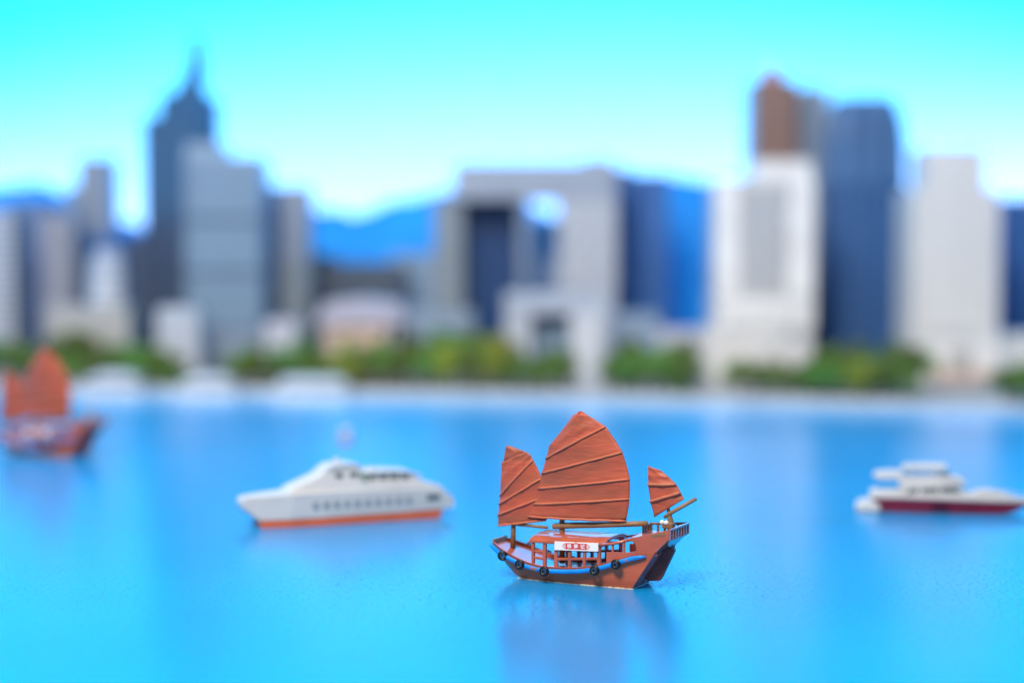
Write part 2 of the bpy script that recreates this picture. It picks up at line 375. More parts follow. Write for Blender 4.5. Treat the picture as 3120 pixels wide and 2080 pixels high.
# pavilion with a wide pale roof on peach walls
Y = 2.30
e = empty('pavilion', (wx(1100, Y), Y + 0.04, GZ), 0, 'low pavilion with a wide pale roof and peach walls', 'building')
part_box(e, 'wall', wx(1000, Y), wx(1180, Y), Y - 0.02, Y + 0.06, GZ, wz(1000, Y), 'peach')
a0, a1 = wx(955, Y), wx(1246, Y); zl, zh = wz(988, Y), wz(912, Y)
rf = side_solid([(a0 - e.location.x, zl - GZ), (a1 - e.location.x, zl - GZ), (a1 - e.location.x - 0.012, zh - GZ - 0.006), ((a0 + a1) / 2 - e.location.x, zh - GZ), (a0 - e.location.x + 0.012, zh - GZ - 0.006)], 0.05)
obj('roof', rf, M['lilac'], e, bevel=0.001)
for i in range(5): part_box(e, 'column', a0 + 0.012 + i * 0.022, a0 + 0.016 + i * 0.022, Y - 0.006, Y - 0.002, GZ, zl + 0.001, 'paleband')

# --- the arch building
Y = 2.38; D = 0.10
xa, xb, xc, xd = wx(1382, Y), wx(1704, Y), wx(1876, Y), wx(1322, Y)
zt, zt2, zl = wz(496, Y), wz(482, Y), wz(608, Y)
e = empty('arch_building', ((xa + xc) / 2, Y + D / 2, GZ), 0, 'big grey arch-shaped building with a dark opening', 'building')
ob = part_box(e, 'lintel', xa, xc, Y, Y + D, zl, zt, 'greyband')
ob = part_box(e, 'tower_leg', xb, xc, Y + 0.0005, Y + D - 0.001, GZ, zl - 0.0003, 'pale')
ob = part_box(e, 'roof_block', wx(1780, Y), wx(1868, Y), Y + 0.006, Y + D - 0.01, zt - 0.001, zt2, 'greyband')
ob = part_box(e, 'tower_leg', xd, wx(1408, Y), Y + 0.012, Y + D - 0.001, GZ, wz(600, Y), 'olive')
ob = part_box(e, 'tower_leg', xa, wx(1408, Y) - 0.001, Y + 0.0125, Y + D - 0.0015, wz(600, Y) + 0.0003, zl - 0.0003, 'olive')
ob = part_box(e, 'dark_infill', wx(1409, Y), wx(1580, Y), Y + 0.055, Y + 0.085, GZ, zl - 0.0003, 'navy')
ob = part_box(e, 'inner_pier', wx(1580, Y) + 0.0003, wx(1610, Y), Y + 0.010, Y + 0.085, GZ, zl - 0.0003, 'grey')
def bands(e, x0, x1, y0, y1, z0, z1, n, m, frac=0.5):
    l = e.location; p = (z1 - z0) / n
    me = box(x0 - l.x, x1 - l.x, y0 - l.y, y1 - l.y, 0, p * frac); me.materials.append(M[m])
    for i in range(n): obj('floor_band', me, None, e, loc=(0, 0, z0 + p * (i + 0.25) - l.z))
bands(e, xb + 0.001, xc + 0.001, Y - 0.0008, Y + 0.06, wz(880, Y), zl - 0.002, 22, 'paleband')
bands(e, xa - 0.0012, xc + 0.0012, Y - 0.0012, Y + 0.06, wz(602, Y), zt - 0.003, 7, 'pale', 0.45)
bands(e, xd - 0.001, wx(1408, Y) + 0.0008, Y + 0.0108, Y + 0.06, wz(960, Y), wz(604, Y), 22, 'oliveband', 0.45)
bands(e, wx(1411, Y), wx(1578, Y), Y + 0.0542, Y + 0.06, wz(960, Y), zl - 0.004, 20, 'navyband', 0.3)
# added pale block standing in for the sky gap through the arch
building('low_block', 'pale blue block standing in for the sky gap in the arch', rect(1590, 1760, 2.56, 0.06), wz(668, 2.56), 'palesky', 'paleblue', 18)
building('tower', 'dark blue glass tower tight against the right of the arch', rect(1862, 1926, 2.52, 0.08), wz(512, 2.52), 'navy', 'blueband', 26, 0.4)
building('tower', 'mid blue tower second to the right of the arch', rect(1926, 2038, 2.56, 0.09), wz(528, 2.56), 'blue', 'blueband', 24, 0.35)
building('low_block', 'small lilac-blue low block right of the arch', rect(1868, 2010, 2.28, 0.06), wz(955, 2.28), 'greyblue', 'greyband', 7, 0.4)
building('low_block', 'small pink-grey low block left of the stepped white podium', rect(2010, 2150, 2.24, 0.05), wz(1005, 2.24), 'lilac', 'paleband', 5, 0.4)
# gate-shaped front building
Y = 2.16; l0 = wx(1695, Y)
e = empty('gate_building', (l0, Y + 0.03, GZ), 0, 'small pale gate-shaped building in front of the arch', 'building')
part_box(e, 'top_slab', wx(1537, Y), wx(1853, Y), Y, Y + 0.06, wz(955, Y), wz(893, Y), 'pale')
part_box(e, 'pier', wx(1540, Y), wx(1618, Y), Y + 0.001, Y + 0.059, GZ, wz(955, Y) - 0.0003, 'pale')
part_box(e, 'pier', wx(1738, Y), wx(1832, Y), Y - 0.006, Y + 0.059, GZ, wz(955, Y) - 0.0003, 'paleband')
part_box(e, 'glass_wall', wx(1618, Y) + 0.0003, wx(1738, Y) - 0.0003, Y + 0.03, Y + 0.05, GZ, wz(955, Y) - 0.0003, 'greyblue')
part_box(e, 'glass_header', wx(1618, Y) + 0.0006, wx(1738, Y) - 0.0006, Y + 0.022, Y + 0.0295, wz(985, Y), wz(955, Y) - 0.0005, 'dark')
bands(e, wx(1536, Y), wx(1620, Y), Y + 0.0002, Y + 0.03, wz(1090, Y), wz(960, Y), 6, 'paleband', 0.4)
part_box(e, 'forecourt_stair', wx(1745, Y), wx(1828, Y), Y - 0.075, Y - 0.0063, GZ, GZ + 0.006, 'pale')

# --- right part of the skyline
Y = 2.50
e = building('skyscraper', 'brown skyscraper with a pink domed cap behind the white tower', rect(2294, 2424, Y, 0.10), wz(242, Y), 'brown', 'brownband', 34, 0.4)
lo = e.location
hwid = (wx(2400, Y) - wx(2321, Y)) / 2
obj('domed_cap', lathe([(hwid, 0), (hwid * 0.98, 0.007), (hwid * 0.85, 0.014), (hwid * 0.55, 0.021), (hwid * 0.2, 0.025), (0.001, 0.0255)], 20), M['pink'], e,
    loc=(wx(2358, Y) - lo.x, Y + 0.03 - lo.y, wz(242, Y) - GZ - 0.001), smooth=True)
building('skyscraper', 'grey-blue tower just right of the brown skyscraper', rect(2424, 2524, 2.54, 0.10), wz(264, 2.54), 'greyblue', 'greyband', 36, 0.4)
# white tower with the grey window panel
Y = 2.26; D = 0.10
e = building('tower', 'white tower with a tall grey window panel, below the brown skyscraper', rect(2185, 2478, Y, D), wz(545, Y), 'white', 'whiteband', 3, 0.9, bz0=wz(1000, Y), bz1=wz(910, Y), bev=0.0015)
lo = e.location
part_box(e, 'penthouse', wx(2300, Y), wx(2474, Y), Y + 0.004, Y + D - 0.01, wz(545, Y) - 0.003, wz(490, Y), 'whiteband', 0.0015)
pz0, pz1 = wz(895, Y), wz(568, Y)
part_box(e, 'window_panel', wx(2254, Y), wx(2397, Y), Y - 0.0016, Y + 0.01, pz0, pz1, 'panel')
part_box(e, 'corner_pier', wx(2180, Y), wx(2250, Y), Y - 0.003, Y + 0.02, wz(905, Y), wz(548, Y), 'whiteband')
part_box(e, 'corner_pier', wx(2400, Y), wx(2480, Y), Y - 0.003, Y + 0.02, wz(905, Y), wz(548, Y), 'whiteband')
me = box(wx(2256, Y) - lo.x, wx(2395, Y) - lo.x, Y - 0.0026 - lo.y, Y - 0.0010 - lo.y, 0, 0.0018); me.materials.append(M['paleband'])
for i in range(30): obj('floor_line', me, None, e, loc=(0, 0, pz0 + (pz1 - pz0) * (i + 0.3) / 30 - lo.z))
Y = 2.17
e = empty('podium_building', (wx(2310, Y), Y + 0.03, GZ), 0, 'stepped white low building below the white panel tower', 'building')
for (p0, p1, py, yy, dd) in [(2150, 2310, 1000, Y, 0.06), (2236, 2400, 945, Y + 0.062, 0.03), (2312, 2480, 1042, Y - 0.012, 0.06)]:
    part_box(e, 'block', wx(p0, yy), wx(p1, yy), yy, yy + dd, GZ, wz(py, yy), 'white')
    bands(e, wx(p0, yy) - 0.001, wx(p1, yy) + 0.001, yy - 0.0012, yy + dd - 0.002, GZ + 0.006, wz(py, yy) - 0.001, 9, 'whiteband', 0.55)
cm('roundglass', (0.028, 0.085, 0.23), 0.25); cm('roundband', (0.065, 0.145, 0.31), 0.3); cm('roundtop', (0.085, 0.18, 0.35), 0.25)
# dark blue round tower with a stepped, rounded crown
Y = 2.46; x0, x1 = wx(2522, Y), wx(2776, Y); cx = (x0 + x1) / 2; hw = (x1 - x0) / 2
e = empty('skyscraper', (cx, Y + 0.05, GZ), 0, 'dark blue rounded skyscraper between the two white towers', 'building')
zz = lambda py: wz(py, Y) - GZ
sq = []
for i in range(28):
    a = 2 * math.pi * (i + 0.5) / 28; c, s = math.cos(a), math.sin(a)
    k = 1 / (abs(c) ** 5 + abs(s) ** 5) ** 0.2
    sq.append((c * k * hw, s * k * 0.05))
def sqs(k): return [(x * k, y * k) for x, y in sq]
obj('body', prism(sq, 0, zz(560)), M['roundglass'], e, smooth=False)
obj('crown_tier', prism(sqs(0.97), zz(560), zz(420)), M['roundtop'], e)
obj('crown_tier', prism(sqs(0.95), zz(420), zz(350), sqs(0.88)), M['roundtop'], e)
obj('crown_cap', prism(sqs(0.86), zz(350), zz(292), sqs(0.68)), M['roundtop'], e)
bnd = prism(sqs(1.012), 0, 0.0035); bnd.materials.append(M['roundband'])
for i in range(34): obj('floor_band', bnd, None, e, loc=(0, 0, 0.01 + i * (zz(565) - 0.01) / 34))
finm = box(-0.0022, 0.0022, -0.0025, 0.0025, 0, zz(330)); finm.materials.append(M['roundband'])
for k in (-0.45, 0.0, 0.45): obj('fin', finm, None, e, loc=(k * hw, -0.051, 0))
# right white tower
Y = 2.24
e = building('tower', 'plain white tower with a narrower top near the right edge', rect(2784, 3042, Y, 0.10), wz(578, Y), 'white', 'whiteband', 30, 0.62)
part_box(e, 'upper_block', wx(2814, Y), wx(2999, Y), Y - 0.003, Y + 0.08, GZ, wz(450, Y), 'white', 0.0015)
bands(e, wx(2814, Y) - 0.001, wx(2999, Y) + 0.001, Y - 0.0042, Y + 0.07, wz(1000, Y), wz(457, Y) - 0.003, 34, 'whiteband', 0.62)
part_box(e, 'podium', wx(2802, Y), wx(3034, Y), Y - 0.03, Y - 0.0045, GZ, wz(1040, Y), 'whiteband')
part_box(e, 'entrance_glass', wx(2875, Y), wx(2945, Y), Y - 0.0315, Y - 0.028, wz(1130, Y), wz(1065, Y), 'panel')
part_box(e, 'base_step', wx(2820, Y), wx(3010, Y), Y - 0.06, Y - 0.0303, GZ, GZ + 0.012, 'peach')
building('tower', 'blue tower cut off by the right edge of the picture', rect(3056, 3300, 2.48, 0.10), wz(604, 2.48), 'navy', 'blueband', 22, 0.45)
building('low_block', 'low white block at the right edge of the picture', rect(3046, 3260, 2.26, 0.05), wz(1018, 2.26), 'white', 'whiteband', 6)

# --- white ferry piers on the left shore
def pier(label, x0p, x1p, yt, hip):
    xm = wx((x0p + x1p) / 2, 2.1); Y = shore(xm) - 0.055; a, b = wx(x0p, Y), wx(x1p, Y)
    e = empty('pier', ((a + b) / 2, Y + 0.03, 0), 0, label, 'pier', 'white piers on the left shore')
    hw = (b - a) / 2; zt = wz(yt, Y)
    obj('deck', box(-hw - 0.004, hw + 0.004, -0.038, 0.045, -0.002, 0.008), M['paleband'], e, bevel=0.001)
    obj('hall', box(-hw * 0.8, hw * 0.8, -0.02, 0.03, 0.008, zt * 0.62), M['pale'], e)
    obj('roof', prism([(-hw, -0.032), (hw, -0.032), (hw, 0.036), (-hw, 0.036)], zt * 0.62, zt, [(-hw * hip, -0.01), (hw * hip, -0.01), (hw * hip, 0.014), (-hw * hip, 0.014)]), M['paleband'], e, bevel=0.0006)
    cm_ = box(-0.0012, 0.0012, -0.0012, 0.0012, 0.008, zt * 0.62 + 0.0005); cm_.materials.append(M['paleband'])
    for i in range(6): obj('column', cm_, None, e, loc=(-hw * 0.94 + i * hw * 1.88 / 5, -0.029, 0))
pier('white hipped pier nearest the left junk', 240, 418, 1140, 0.45)
pier('white pier in the middle of the three on the left shore', 540, 705, 1148, 0.55)
pier('longest white flat-roofed pier, right of the other two', 835, 1050, 1156, 0.86)
Y = 2.20
e = empty('pavilion', (wx(327, Y), Y + 0.02, GZ), 0, 'small teal-roofed pavilion among the trees behind the left pier', 'building')
part_box(e, 'wall', wx(285, Y), wx(370, Y), Y, Y + 0.04, GZ, wz(1100, Y), 'lilac')
obj('roof', prism([(-0.026, -0.026), (0.026, -0.026), (0.026, 0.026), (-0.026, 0.026)], wz(1100, Y) - GZ, wz(1062, Y) - GZ, [(-0.008, -0.008), (0.008, -0.008), (0.008, 0.008), (-0.008, 0.008)]), M['teal'], e)
e = empty('kiosk', (wx(2118, 2.02), shore(wx(2118, 2.02)) + 0.025, GZ), 0, 'small pale kiosk on the quay left of the stepped white podium', 'kiosk')
obj('wall', box(-0.013, 0.013, -0.010, 0.010, 0.003, 0.018), M['paleband'], e, bevel=0.0006)
obj('roof', prism([(-0.016, -0.013), (0.016, -0.013), (0.016, 0.013), (-0.016, 0.013)], 0.018, 0.026, [(-0.006, -0.004), (0.006, -0.004), (0.006, 0.004), (-0.006, 0.004)]), M['pale'], e)

# ------------------------------------------------------------------ miniature trees
def crown_mesh(seed, m, n=330):
    rnd = random.Random(seed); v = []; f = []
    lobes = [(rnd.uniform(-.5, .5), rnd.uniform(-.5, .5), rnd.uniform(-.25, .45), rnd.uniform(.38, .62)) for _ in range(6)]
    for i in range(n):
        lx, ly, lz, lr = rnd.choice(lobes)
        d = Vector((rnd.gauss(0, 1), rnd.gauss(0, 1), rnd.gauss(0, 1))).normalized() * lr * rnd.uniform(.72, 1.05)
        p = Vector((lx, ly, lz)) + d
        a = Vector((rnd.gauss(0, 1), rnd.gauss(0, 1), rnd.gauss(0, .6))).normalized(); b = a.cross(d if d.length else Vector((0, 0, 1))).normalized()
        s = rnd.uniform(.09, .17); k = len(v)
        v += [p - a * s, p - b * s * .7, p + a * s, p + b * s * .7 + Vector((0, 0, s * .3))]; f.append((k, k + 1, k + 2, k + 3))
    me = bpy.data.meshes.new('crown'); me.from_pydata([tuple(q) for q in v], [], f); me.materials.append(m); return me
CR = [crown_mesh(s, M['leaf']) for s in range(4)]; CY = [crown_mesh(s + 9, M['leaf2']) for s in range(3)]
TR = tube([(0, 0, 0), (0.03, 0.02, 0.5), (0, 0.03, 1.0)], [0.13, 0.09, 0.05], 7); TR.materials.append(M['bark'])
def tree(px, py_top, Y, r, cr, label):
    x = wx(px, Y); h = wz(py_top, Y) - GZ
    e = empty('miniature_tree', (x, Y, GZ), random.uniform(0, 6.28), label, 'tree', 'miniature trees along the quay')
    t = obj('trunk', TR, None, e); t.scale = (r * 0.8, r * 0.8, h * 0.6)
    c = obj('crown', random.choice(cr), None, e, loc=(0, 0, h * 0.52)); s = random.uniform(.9, 1.1)
    c.scale = (r * s, r / s, h * 0.52); c.rotation_euler = (0, 0, random.uniform(0, 6))
def grove(label, x0, x1, ytop, n, rows, cr, dy=(0.014, 0.09), r=(0.018, 0.027)):
    for k in range(n):
        px = x0 + (x1 - x0) * (k + random.uniform(.15, .85)) / n
        row = k % rows
        Y = shore(wx(px, 2.1)) + dy[0] + (dy[1] - dy[0]) * (row / max(1, rows - 1)) + random.uniform(-.008, .008)
        yt = ytop(px) - 40 + random.uniform(-22, 30) + (rows - 1 - row) * 26
        tree(px, yt, Y, random.uniform(*r), cr, label)
grove('small green tree in the grove behind the left junk\'s sail', -40, 460, lambda x: 1062, 15, 2, CR)
grove('small green tree between the first two white piers', 425, 560, lambda x: 1105, 5, 2, CR, (0.014, 0.05))
grove('small bright green tree between the second and third piers', 690, 860, lambda x: 1100, 6, 2, CR, (0.014, 0.05))
grove('small green tree behind the longest white pier', 860, 1100, lambda x: 1085, 7, 2, CR, (0.014, 0.07))
grove('yellow-green tree in the tall grove left of the gate building', 1060, 1545, lambda x: 1075 - 60 * (x - 1060) / 485, 20, 3, CR + CY + CY, (0.014, 0.12))
grove('low green tree in front of the gate building', 1540, 1735, lambda x: 1110, 8, 2, CR, (0.014, 0.05), (0.016, 0.021))
grove('green tree in the grove right of the gate building', 1850, 2110, lambda x: 1085, 11, 2, CR, (0.014, 0.08))
grove('low green tree in front of the stepped white podium', 2235, 2500, lambda x: 1132, 10, 2, CR, (0.014, 0.05), (0.016, 0.021))
grove('green tree in the grove between the two white towers', 2490, 2800, lambda x: 1085, 15, 3, CR + CY[:1], (0.014, 0.11))
grove('green tree by the low white block at the right edge', 3045, 3200, lambda x: 1125, 6, 2, CR, (0.014, 0.06))

# ------------------------------------------------------------------ the junk (drawn in mm; +x astern, bow at -x)
GUN = [(-42.4, 7.0, 17.6), (-39.6, 9.4, 16.8), (-36, 11.5, 15.3), (-31, 13.2, 13.6), (-24, 14.2, 11.2), (-16, 14.7, 9.2), (-6, 15.0, 8.4), (8, 15.0, 9.2), (20, 15.0, 11.4), (31, 14.6, 15.2), (40, 14.0, 18.2), (50, 12.9, 20.0)]
BOT = [(-41, 4.5, 12.4), (-38.6, 5.6, 10.2), (-35.4, 6.8, 7.2), (-31.5, 7.9, 4.2), (-27, 8.8, 1.2), (-20, 9.7, 0), (-9, 10.4, 0), (4, 10.6, 0), (14, 10.6, 0), (22, 10.6, 0), (29, 10.6, 0), (36, 10.5, 0)]
bgx = lambda x: lerp([(a, b) for a, b, c in GUN], x)
zgx = lambda x: lerp([(a, c) for a, b, c in GUN], x)
def resample(tab, m):
    out = []
    for i in range(m + 1):
        s = i / m * (len(tab) - 1); k = min(int(s), len(tab) - 2); u = s - k
        p0, p1, p2, p3 = tab[max(k - 1, 0)], tab[k], tab[k + 1], tab[min(k + 2, len(tab) - 1)]
        out.append(tuple(0.5 * (2 * b + (c - a) * u + (2 * a - 5 * b + 4 * c - d) * u * u + (3 * b - a - 3 * c + d) * u ** 3) for a, b, c, d in zip(p0, p1, p2, p3)))
    return out
def build_junk(label):
    root = empty('junk_boat', (0, 0, 0), 0, label, 'junk boat', 'red-sailed junks')
    def P(name, mesh, m, parent=root, **k):
        mm(mesh)
        if 'bevel' in k: k['bevel'] *= 0.001
        return obj(name, mesh, M[m], parent, **k)
    NS = 44; G = resample(GUN, NS); B = resample(BOT, NS); K = 6
    # hull shell: outer skin, gunwale top, inner bulwark
    v = []; f = []; per = (K + 1) + 2
    def ring(i, sgn):
        g, b = G[i], B[i]; r = []
        for k in range(K + 1):
            u = k / K; w_ = u ** 0.82
            r.append((b[0] + (g[0] - b[0]) * u, sgn * (b[1] + (g[1] - b[1]) * w_), b[2] + (g[2] - b[2]) * u))
        r.append((g[0], sgn * (g[1] - 1.1), g[2])); r.append((g[0], sgn * (g[1] - 1.2), g[2] - 2.4))
        return r
    for i in range(NS + 1):
        v += ring(i, -1) + ring(i, 1)
    st = 2 * per
    for i in range(NS):
        for s in (0, per):
            for k in range(per - 1):
                f.append((i * st + s + k, (i + 1) * st + s + k, (i + 1) * st + s + k + 1, i * st + s + k + 1))
        f.append((i * st, i * st + per, (i + 1) * st + per, (i + 1) * st))                       # bottom
    f.append(tuple([k for k in range(K + 2)] + [per + k for k in range(K + 1, -1, -1)]))               # bow face
    f.append(tuple([NS * st + k for k in range(K + 2)] + [NS * st + per + k for k in range(K + 1, -1, -1)]))   # transom backing
    P('hull', pydata('hull', v, f), 'hullpaint')
    v = []; f = []
    for i in range(NS + 1):
        g = G[i]; z = g[2] - 1.5
        v += [(g[0], -(g[1] - 0.9), z), (g[0], 0, z + 0.25), (g[0], g[1] - 0.9, z)]
    for i in range(NS):
        for k in (0, 1): f.append((i * 3 + k, (i + 1) * 3 + k, (i + 1) * 3 + k + 1, i * 3 + k + 1))
    P('deck', pydata('deck', v, f), 'paint')
    bw = box(-42.3, -41.1, -7.2, 7.2, 15.0, 18.6); P('bow_beam', bw, 'spar', bevel=0.3)
    # glue line round the foot of the hull
    v = []; f = []; rnd = random.Random(3)
    outl = [(x, -(b + 0.5)) for x, b, z in BOT if z < 2] + [(37.0, -10.6), (37.2, 10.6)] + [(x, b + 0.5) for x, b, z in BOT[::-1] if z < 2]
    dense = []
    for (a, b) in zip(outl, outl[1:] + outl[:1]):
        for k in range(5): dense.append((a[0] + (b[0] - a[0]) * k / 5 + rnd.uniform(-.25, .25), a[1] + (b[1] - a[1]) * k / 5 + rnd.uniform(-.3, .25)))
    P('glue_line', prism(dense, -0.2, 0.45, [(x * 0.985, y * 0.96) for x, y in dense]), 'glue')
    for s in (-1, 1):
        pts = []
        for i in range(NS + 1):
            g = G[i]
            if g[0] > 46.2: break
            pts.append((g[0] - 0.6, s * (g[1] + 0.55), g[2] - 2.0))
        rads = [1.12] * len(pts); rads[0] = 0.8; rads[-1] = 0.5; rads[-2] = 0.9
        P('rub_rail', tube(pts, rads, 12, flat=0.8), 'rail', smooth=True)
        for tx in (-32.6, -22.2, -8.3, 19.2, 30.4):
            dx = 0.5; yaw = math.atan2(-s * (bgx(tx + dx) - bgx(tx - dx)), 2 * dx) * -1
            t = P('tyre', torus(1.82, 0.84), 'tyre', loc=(tx * .001, s * (bgx(tx) + 1.9) * .001, (zgx(tx) - 2.3) * .001), rot=(0, yaw, 0) if False else (R(random.uniform(-6, 6)), R(random.uniform(-8, 8)), -yaw), smooth=True)
            P('inner_rim', torus(1.12, 0.18, 16, 6), 'tyreface', parent=t, loc=(0, s * .0006, 0), smooth=True)
    # transom: raked vertical planks under a counter board, rudder amidships
    for k in range(6):
        y0 = -10.4 + k * 3.5; y1 = y0 + 3.1; yt0 = y0 * 1.2; yt1 = y1 * 1.2; off = 0.35 + 0.25 * (k % 2)
        v = [(36 + off, y0, 0), (36 + off, y1, 0), (50 + off, yt1, 20), (50 + off, yt0, 20), (35.6, y0, 0), (35.6, y1, 0), (49.6, yt1, 20), (49.6, yt0, 20)]
        P('transom_plank', pydata('plank', v, [(0, 1, 2, 3), (4, 7, 6, 5), (0, 4, 5, 1), (1, 5, 6, 2), (2, 6, 7, 3), (3, 7, 4, 0)]), 'planks', bevel=0.3)
    P('rudder', side_solid([(41, 3.0), (46.8, 3.4), (48.2, 5.2), (55.0, 19.0), (54.0, 20.4), (49.2, 20.2), (38.5, 4.2)], 1.3), 'rudder', bevel=0.4)
    c0, c1 = 12.9, 12.6
    v = [(50.1, -c0, 19.7), (50.1, c0, 19.7), (56.4, c1, 25.8), (56.4, -c1, 25.8), (48.6, -c0, 20.6), (48.6, c0, 20.6), (54.6, c1, 26.2), (54.6, -c1, 26.2)]
    P('counter_board', pydata('counter', v, [(0, 1, 2, 3), (4, 7, 6, 5), (0, 4, 5, 1), (1, 5, 6, 2), (2, 6, 7, 3), (3, 7, 4, 0)]), 'plum', bevel=0.3)
    P('poop_deck', box(36.5, 56.6, -12.1, 12.1, 25.0, 26.0), 'plum', bevel=0.25)
    # quarter bulwarks
    for s in (-1, 1):
        yf = (lambda x, s=s: s * (bgx(x) - 0.1))
        low = [(24.5, 12.2), (31, 14.4), (40, 17.6), (40, 19.4), (36, 18.6), (24.5, 18.0)]
        P('bulwark', plate(low, yf, -s * 0.9), 'paint', bevel=0.15)
        up = [(40, 17.6), (46, 19.0), (50.2, 19.8), (56.3, 25.9), (56.9, 30.9), (44, 27.6), (36.8, 25.3), (36.8, 24.2), (38.6, 23.9), (39.6, 22.8), (40, 21.0)]
        if s == 1: up = [(40, 17.6), (46, 19.0), (50.2, 19.8), (56.3, 25.9), (44, 26.0), (36.8, 25.3), (36.8, 24.2), (38.6, 23.9), (39.6, 22.8), (40, 21.0)]
        P('quarter_panel', plate(up, lambda x, yf=yf: yf(x) + 0.0, -s * 0.95), 'paint', bevel=0.15)
        P('handrail', tube([(20.0, s * 14.4, 21.2), (28, s * 14.2, 22.4), (37.5, s * 13.7, 25.0)], 0.75, 8), 'paint', smooth=True)
        for px_ in (27.5, 33.5):
            P('stanchion', box(px_ - .55, px_ + .55, s * 13.6 - .5, s * 13.6 + .5, 17.8, 22.2 + (px_ - 27.5) * .27), 'paint', bevel=0.15)
    P('carved_slot', plate([(48.2, 26.6), (55.0, 28.2), (54.6, 29.6), (47.4, 27.8)], lambda x: -(bgx(x) + 0.02), -0.25), 'spar')
    # balustrades
    P('balustrade_rail', box(56.2, 57.4, -12.7, 12.7, 30.2, 31.2), 'plum', bevel=0.25)
    P('balustrade_rail', tube([(36.6, 12.4, 29.3), (46, 12.4, 29.9), (56.5, 12.4, 30.7)], 0.65, 8), 'spar', smooth=True)
    P('balustrade_rail', box(36.2, 37.2, 2.0, 12.6, 28.8, 29.6), 'spar', bevel=0.2)
    bal = mm(box(-.55, .55, -.55, .55, 0, 4.6)); bal.materials.append(M['plum'])
    for k in range(8): obj('baluster', bal, None, root, loc=(.0567, (-12.0 + k * 24.0 / 7) * .001, .0258))
    bal2 = mm(box(-.5, .5, -.5, .5, 0, 4.2)); bal2.materials.append(M['spar'])
    for k in range(6): obj('baluster', bal2, None, root, loc=((37 + k * 3.6) * .001, .0124, .0256))
    for k in range(3): obj('baluster', bal2, None, root, loc=(.0367, (3.0 + k * 3.4) * .001, .0252))
    # cabin: lattice sides, arched roof
    for s in (-1, 1):
        yy = s * 13.3
        for px_, lo_, wd in ((-16, 8.2, 1.5), (-9.6, 7.6, 1.9), (-3.2, 7.4, 1.9), (4.2, 7.8, 1.6), (12.2, 9.0, 1.6), (20.1, 10.6, 1.9)):
            P('post', box(px_ - wd / 2, px_ + wd / 2, yy - .8, yy + .8, lo_, 21.0), 'paint', bevel=0.25)
        for x0, x1, z0, z1 in ((-16, -9.6, 15.4, 15.4), (-16, -9.6, 12.2, 11.8), (-3.2, 20.1, 12.2, 14.2), (-3.2, 20.1, 17.3, 18.2)):
            P('lattice_rail', tube([(x0, yy, z0), (x1, yy, z1)], 0.72, 8), 'paint')
        P('eave_beam', box(-17.2, 22.0, yy - .75, yy + .75, 19.9, 21.3), 'paint', bevel=0.3)
    v = []; f = []; NR = 14
    for xi, (x, dz) in enumerate([(-18.2, -.5), (-16.5, 0.2), (0, 0.45), (14, 0.6), (23.4, 1.0)]):
        for k in range(NR + 1):
            y = -14.6 + 29.2 * k / NR; h = 2.5 * (1 - abs(y / 14.6) ** 3.2)
            v.append((x, y, 21.0 + h + dz)); 
        for k in range(NR + 1):
            y = -14.6 + 29.2 * k / NR; h = 2.4 * (1 - abs(y / 14.6) ** 3.2)
            v.append((x, y, 19.3 + h + dz))
    n2 = 2 * (NR + 1)
    for i in range(4):
        for k in range(NR):
            f.append((i * n2 + k, (i + 1) * n2 + k, (i + 1) * n2 + k + 1, i * n2 + k + 1))
            f.append((i * n2 + NR + 1 + k, i * n2 + NR + 2 + k, (i + 1) * n2 + NR + 2 + k, (i + 1) * n2 + NR + 1 + k))
        f.append((i * n2, i * n2 + NR + 1, (i + 1) * n2 + NR + 1, (i + 1) * n2)); f.append((i * n2 + NR, (i + 1) * n2 + NR, (i + 1) * n2 + n2 - 1, i * n2 + n2 - 1))
    for i in (0, 4):
        for k in range(NR): f.append((i * n2 + k, i * n2 + k + 1, i * n2 + NR + 2 + k, i * n2 + NR + 1 + k))
    P('cabin_roof', pydata('roof', v, f), 'paint', bevel=0.35, smooth=True)
    # name board
    bd = P('name_board', plate([(-3.6, 17.0), (20.4, 18.0), (20.5, 22.2), (-3.4, 21.3)], lambda x: -15.1, 0.35), 'banner', bevel=0.1)
    sl = 1.0 / 24
    zc = lambda x: 19.2 + (x + 3.5) * sl
    P('red_panel', plate([(2.6, zc(2.6) - 1.5), (14.2, zc(14.2) - 1.5), (14.2, zc(14.2) + 1.5), (2.6, zc(2.6) + 1.5)], lambda x: -15.18, 0.06), 'red', parent=bd)
    for sx, xe in ((-1, 2.45), (1, 14.35)):
        P('scroll_ornament', tube([(xe, -15.16, zc(xe) + 1.2), (xe + sx * .9, -15.16, zc(xe) + .75), (xe + sx * 1.5, -15.16, zc(xe)), (xe + sx * .9, -15.16, zc(xe) - .75), (xe, -15.16, zc(xe) - 1.2)], 0.13, 6), 'red', parent=bd)
        P('scroll_ornament', tube([(xe + sx * .2, -15.16, zc(xe) + .5), (xe + sx * .75, -15.16, zc(xe)), (xe + sx * .2, -15.16, zc(xe) - .5)], 0.12, 6), 'red', parent=bd)
    P('crest_ornament', tube([(7.6, -15.16, zc(8) + 1.55), (8.4, -15.16, zc(8) + 2.1), (9.2, -15.16, zc(8) + 1.55)], 0.13, 6), 'red', parent=bd)
